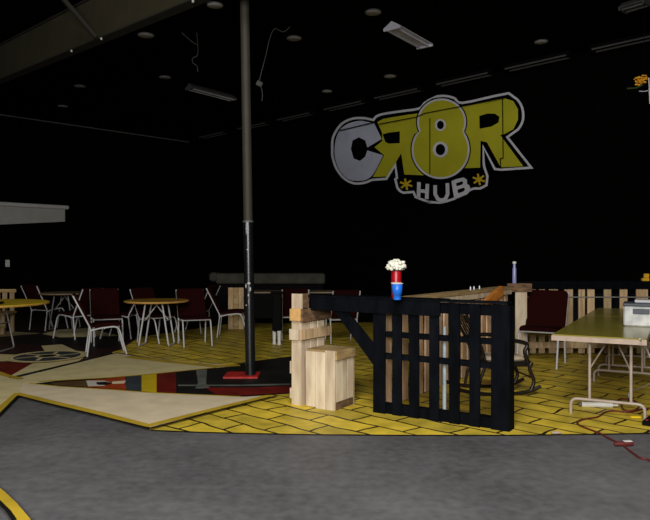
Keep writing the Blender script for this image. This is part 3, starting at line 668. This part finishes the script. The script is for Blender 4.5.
# C: rear fence
yC = 9.72; fc = thing('rear_pallet_fence', 'rear fence of upright pine slats under a black top rail', 'fence', (2.75, yC, 0), 0)
def xC(px): return (px - CX) / F * yC - 2.75
MB().box((xC(516), -.03, .965), (xC(690), .08, 1.08), bev=.004).build('top_rail', 'black_wood', fc)
for a, b in ((518, 524), (530, 536), (539, 545), (549, 558), (564.5, 573), (578.6, 585), (587.5, 594.6), (604, 611.3), (620, 627.5), (636.5, 648), (655, 664), (672, 680)):
    MB().box((xC(a), .0, .02), (xC(b), .02, .962)).build('slat', 'wood_v', fc)
for a, b in ((573.6, 578), (594.9, 603.7), (611.6, 619.7), (628, 636)): MB().box((xC(a), .03, .14), (xC(b), .05, .9)).build('dark_slat', 'black_wood', fc)
MB().box((xC(516), -.022, .10), (xC(690), -.001, .19)).build('lower_rail', 'wood_v', fc)
MB().box((xC(516), -.022, .84), (xC(690), -.001, .855)).build('thin_rail', 'tube_dark', fc)

# ------------------------------------------------------------------ things on the bar
def onbar(px, py, z): return G(px, py, z)
zb = zt + .02
pv = onbar(397.2, 299.6, zb) + e2 * .18 - e1 * .10
fv = thing('flower_vase', 'red glass vase holding a ball of white flowers on the bar top', 'vase', pv)
MB().lathe([(.040, 0), (.044, .02), (.047, .24), (.045, .245), (.038, .02)], n=20).build('vase_body', 'red_cup', fv)
mb = MB()
for i in range(150):
    th = random.uniform(0, 2 * math.pi); ph = random.uniform(.0, 1.75); R = random.uniform(.04, .088)
    mb.ball((R * math.sin(ph) * math.cos(th), R * math.sin(ph) * math.sin(th), .27 + R * .85 * math.cos(ph)), random.uniform(.014, .022), (1, 1, .8), 5)
mb.build('flowers', 'petal', fv)
mb = MB()
for i in range(5):
    a = i * 1.25; mb.tube([(.01 * math.cos(a), .01 * math.sin(a), .05), (.03 * math.cos(a), .03 * math.sin(a), .28)], .004, 5)
mb.build('stems', 'leaf', fv)
def cup(name, label, loc, m, h=.12, r=.047):
    t = thing(name, label, 'cup', loc)
    MB().lathe([(r * .66, 0), (r * .7, h * .3), (r * .82, h * .31), (r * .95, h * .97), (r * .9, h * .97), (r * .6, .01)], n=24).build('cup_body', m, t)
    MB().lathe([(r * .93, h * .95), (r * 1.05, h * .96), (r * 1.05, h), (r * .92, h)], n=24).build('rim', 'white', t)
    return t
cup('plastic_cup', 'blue plastic cup with a white rim at the front of the bar', onbar(397.2, 299.6, zb), 'blue_cup', .142, .050)
cup('plastic_cup', 'red plastic cup half hidden behind the blue cup', onbar(397.2, 299.6, zb) + e2 * .085 - e1 * .05, 'red_cup', .145, .045)
sc_ = thing('salt_shaker', 'small white shaker standing behind the bar on the side rail', 'shaker', B0 + eB * .25 + Vector((-.0, .0, 1.03)))
MB().lathe([(.02, 0), (.024, .02), (.02, .07), (.014, .085), (.001, .09)], n=14).build('shaker_body', 'fixture', sc_)
bo = thing('tall_bottle', 'slim lilac bottle standing on the corner of the bar', 'bottle', (xC(514.5) + 2.75, 9.08, 1.071))
bo.location.x = (514.5 - CX) / F * 9.14; bo.location.y = 9.145
MB().lathe([(.026, 0), (.028, .01), (.026, .20), (.020, .22), (.018, .27)], n=14).build('bottle_body', 'lilac', bo)
MB().lathe([(.024, .27), (.026, .275), (.026, .30), (.001, .302)], n=14).build('cap', 'white', bo)
for px, c, nm in ((470.5, 'fixture', 'left'), (474, 'fixture', 'middle'), (479.5, 'fixture', 'right')):
    t = (px - CX) / F; s = (t * B0.y - B0.x) / (eB.x - t * eB.y); p = B0 + eB * s
    o = MB().lathe([(.007, 0), (.009, .01), (.009, .03), (.004, .045)], n=8).build('glass_vial', c); o.location = (p.x, p.y, 1.031); tag(o, {'left': 'tiny pale vial on the pine rail, leftmost of three', 'middle': 'tiny pale vial on the pine rail, middle of three', 'right': 'tiny pale vial on the pine rail, rightmost of three'}[nm], 'vial', 'vials on the pine rail')
yl = thing('yellow_toy', 'small yellow blocky ornament on the black rear rail at the right', 'ornament', (xC(646) + 2.75, yC + .02, 1.081))
MB().box((-.05, -.03, 0), (.05, .03, .045), bev=.006).build('base_block', 'yellow_pl', yl); MB().box((-.02, -.025, .046), (.05, .025, .11), bev=.006).build('top_block', 'yellow_pl', yl)
o = MB().lathe([(.017, 0), (.018, .3), (.017, .62), (.014, .64)], n=14).build('white_pipe', 'pipe'); o.location = (1.083, 6.0, 0.0); o.scale = (1, 1, 1.25); tag(o, 'pale blue-white upright pipe seen through the black pallet', 'pipe')

# ------------------------------------------------------------------ rocking chair
rc = thing('rocking_chair', 'dark mahogany rocking chair behind the black pallet', 'rocking chair', (1.80, 7.03, 0), math.radians(6)); rc.scale = (.9, .9, .9)
for s in (-1, 1):
    y = s * .24
    MB().tube(smooth([(-.52, y, .085), (-.3, y, .035), (0, y, .016), (.3, y, .04), (.46, y, .10)], 6), .022, 8).build('rocker', 'rocker', rc)
    MB().tube(smooth([(.34, y, .05), (.38, y, .16), (.33, y, .30), (.35, y, .38)], 5), [.022] * 12 + [.028] * 4, 8).build('front_leg', 'rocker', rc)
    MB().tube(smooth([(-.28, y, .045), (-.25, y, .2), (-.20, y, .36), (-.24, y, .55), (-.34, y, .75), (-.42, y, .93)], 5), .018, 8).build('rear_post', 'rocker', rc)
    MB().tube(smooth([(-.27, y, .62), (-.05, y, .65), (.2, y, .62), (.30, y, .58), (.27, y, .50), (.31, y, .38)], 5), .024, 8).build('armrest', 'rocker', rc)
mb = MB()
MB().box((-.22, -.25, .33), (.37, .25, .385), bev=.012).build('seat', 'rocker', rc)
MB().box((-.17, -.21, .387), (.30, .21, .44), bev=.02).build('cushion', 'wood_pale', rc)
MB().box((-.02, -.25, 0), (.02, .25, .09), Matrix.Translation((-.40, 0, .84)) @ Matrix.Rotation(math.radians(-24), 4, 'Y'), bev=.01).build('crest_rail', 'rocker', rc)
for y in (-.15, -.05, .05, .15): MB().tube(smooth([(-.20, y, .37), (-.25, y, .6), (-.40, y, .88)], 4), .010, 6).build('spindle', 'rocker', rc)
MB().tube([(.36, -.24, .2), (.36, .24, .2)], .010, 8).build('stretcher', 'rocker', rc)

# ------------------------------------------------------------------ folding tables
def folding_table(label, loc, ang, L, wd=.76, z=.74):
    t = thing('folding_table', label, 'table', loc, ang)
    MB().box((0, -wd, z - .012), (L, 0, z), bev=.004).build('tabletop', 'table_top', t)
    mb = MB()
    mb.box((-.004, -wd - .004, z - .055), (.018, .004, z - .010)); mb.box((L - .018, -wd - .004, z - .055), (L + .004, .004, z - .010))
    mb.box((.018, -wd - .004, z - .055), (L - .018, -wd + .014, z - .010)); mb.box((.018, -.014, z - .055), (L - .018, .004, z - .010)); mb.build('edge_apron', 'table_edge', t)
    for x, s in ((.22, 1), (L - .22, -1)):
        for y in (-.29, -wd + .13): MB().tube([(x, y, .14), (x, y, z - .05)], .013, 10).build('leg', 'beige_metal', t)
        MB().tube(fillet([(x, -.13, 0), (x, -.13, .14), (x, -wd + .02, .14), (x, -wd + .02, 0)], .06), .014, 10).build('foot_bar', 'beige_metal', t)
        MB().tube([(x, -.29, .42), (x + s * .34, -.43, z - .06)], .008, 8).build('brace', 'beige_metal', t)
        MB().tube([(x + s * .34, -.36, z - .06), (x + s * .34, -.54, z - .06)], .008, 8).build('brace_bar', 'beige_metal', t)
        MB().tube([(x, -wd + .13, .42), (x + s * .34, -.47, z - .06)], .008, 8).build('brace', 'beige_metal', t)
    return t
T0 = Vector((2.03, 5.92, 0)); aT = math.atan2(.879, .477)
folding_table('long beige folding table with an olive top at the right edge', T0, aT, 2.2)
folding_table('second olive topped folding table set end to end behind the front one', T0 + Vector((.477, .879, 0)) * 2.21, aT, 1.35)
# storage box on the table
q = G(623.5, 326, .74); gb = thing('storage_box', 'mottled light grey box with a dark handle on the folding table', 'box', q, math.radians(-26))
MB().box((0, 0, 0), (.46, .30, .20), bev=.012).build('box_body', 'galv', gb)
MB().box((-.004, -.006, .20), (.465, .305, .232), bev=.008).build('lid', 'box_lid', gb)
MB().box((.085, -.012, .125), (.235, -.001, .175), bev=.004).build('handle', 'box_lid', gb)
mb = MB(); MB().box((.1, .05, .233), (.45, .25, .262), bev=.006).build('tray', 'disc', gb)
o = MB().tube(smooth([G(640, 339, .745), Vector((2.83, 5.80, .60)), Vector((2.92, 5.85, .35)), G(633, 398, .05) + Vector((.05, .2, 0)), G(640, 408, .01)], 6), .006, 6).build('hanging_cable', 'cord_w')
tag(o, 'thin white cable hanging off the folding table end', 'cable')

# ------------------------------------------------------------------ floor clutter at the right
zc = .009
def fpts(l): return smooth([G(x, y) + Vector((0, 0, zc)) for x, y in l], 6)
o = MB().tube(fpts([(660, 466), (648, 461), (640, 459), (630, 452), (622, 446), (610, 440), (600, 434.5), (588, 430), (579, 426), (578, 423), (586, 420), (598, 418), (606, 413), (616, 412), (628, 413.5), (640, 411), (650, 409)]), .008, 6).build('extension_cord', 'cord_r')
tag(o, 'dark red extension cord winding from the brick floor over the concrete', 'cord')
o = MB().tube([p + Vector((0, 0, .014)) for p in fpts([(634, 400), (628, 404), (622, 406), (624, 412), (634, 413), (640, 408), (634, 403), (622, 401), (614, 405)])], .007, 6).build('coiled_cord', 'cord_r')
tag(o, 'loop of red cord under the folding table', 'cord')
pg = thing('cord_connector', 'red cord connector with a pale face lying on the concrete', 'connector', G(624, 446.5), .1)
MB().tube([(-.075, 0, .02), (-.03, 0, .02), (.03, 0, .02), (.07, 0, .02)], [.01, .02, .02, .017], 10).build('plug_body', 'cord_r', pg)
MB().box((.0, -.015, .037), (.06, .015, .043)).build('pale_face', 'white', pg)
rl = thing('paper_roll', 'white paper roll lying on the brick floor under the folding table', 'roll', G(578.5, 407) , math.radians(-8))
MB().tube([(.03, 0, .026), (.31, 0, .026)], .025, 16).build('roll', 'white', rl)
MB().tube([(.005, 0, .026), (.03, 0, .026)], .02, 12).build('dark_end', 'disc_rim', rl)
MB().tube([(.31, 0, .026), (.36, 0, .026)], .010, 12).build('core', 'white', rl)
o = MB().box((-.045, -.02, 0), (.045, .02, .012), bev=.003).build('yellow_tag', 'yellow_top'); o.location = G(636, 417.5); tag(o, 'small pale yellow tag on the floor by the table foot', 'tag')
o = MB().tube([(-.04, 0, .014), (0, 0, .014), (.04, 0, .014)], [.008, .013, .008], 8).build('cord_end', 'table_edge'); o.location = G(556.5, 434.5); tag(o, 'small tan plug lying on the front edge of the brick floor', 'plug')
ps = thing('power_strip', 'black power strip by the right edge on the floor', 'power strip', G(647, 426), .9)
MB().box((-.02, -.035, 0), (.34, .035, .045), bev=.008).build('body', 'black', ps)
MB().box((.0, -.01, .0455), (.03, .01, .05)).build('switch', 'red_paint', ps)

# hanging orange flowers upper right
d = 8.5; hf = thing('hanging_flowers', 'orange flowers on a white stem hanging at the upper right edge', 'hanging flowers', P(642.5, 80, d))
b0 = Vector(hf.location)
mb = MB()
for i in range(46):
    th = random.uniform(0, 2 * math.pi); R = random.uniform(.0, .085)
    mb.ball((R * math.cos(th) - .03, R * math.sin(th), random.uniform(-.06, .04)), random.uniform(.014, .026), (1, 1, .6), 5)
mb.build('blossoms', 'orange_petal', hf)
MB().tube(smooth([(.028, -.1, .0), (.036, -.1, -.12), (.048, -.1, -.33)], 5), [.008] * 6 + [.012] * 5, 8).build('stem', 'white', hf)
MB().tube(smooth([(.02, -.09, -.16), (-.03, -.09, -.17), (-.09, -.09, -.165)], 4), .005, 6).build('twig', 'fixture', hf)
MB().tube(smooth([(0, 0, -.06), (-.08, 0, -.10), (-.2, 0, -.11)], 4), .012, 6).build('leaf_spray', 'leaf', hf)
MB().tube([(.02, 0, .03), (.02, 0, ZC - b0.z)], .003, 5).build('hanger_wire', 'black', hf)

# pieces of pieces: parent them one level deeper
SUB = {'rim': 'cup_body', 'end_cap': 'housing', 'scuff': 'lower_shaft', 'collar': 'lower_shaft', 'handle': 'box_body', 'bolt': 'lower_flange', 'cap': 'bottle_body'}
for root in [o for o in bpy.data.objects if o.parent is None]:
    kids = list(root.children)
    for k in kids:
        tgt = SUB.get(k.name.split('.')[0])
        if tgt:
            hit = [q for q in kids if q.name.split('.')[0] == tgt]
            if hit: k.parent = hit[0]
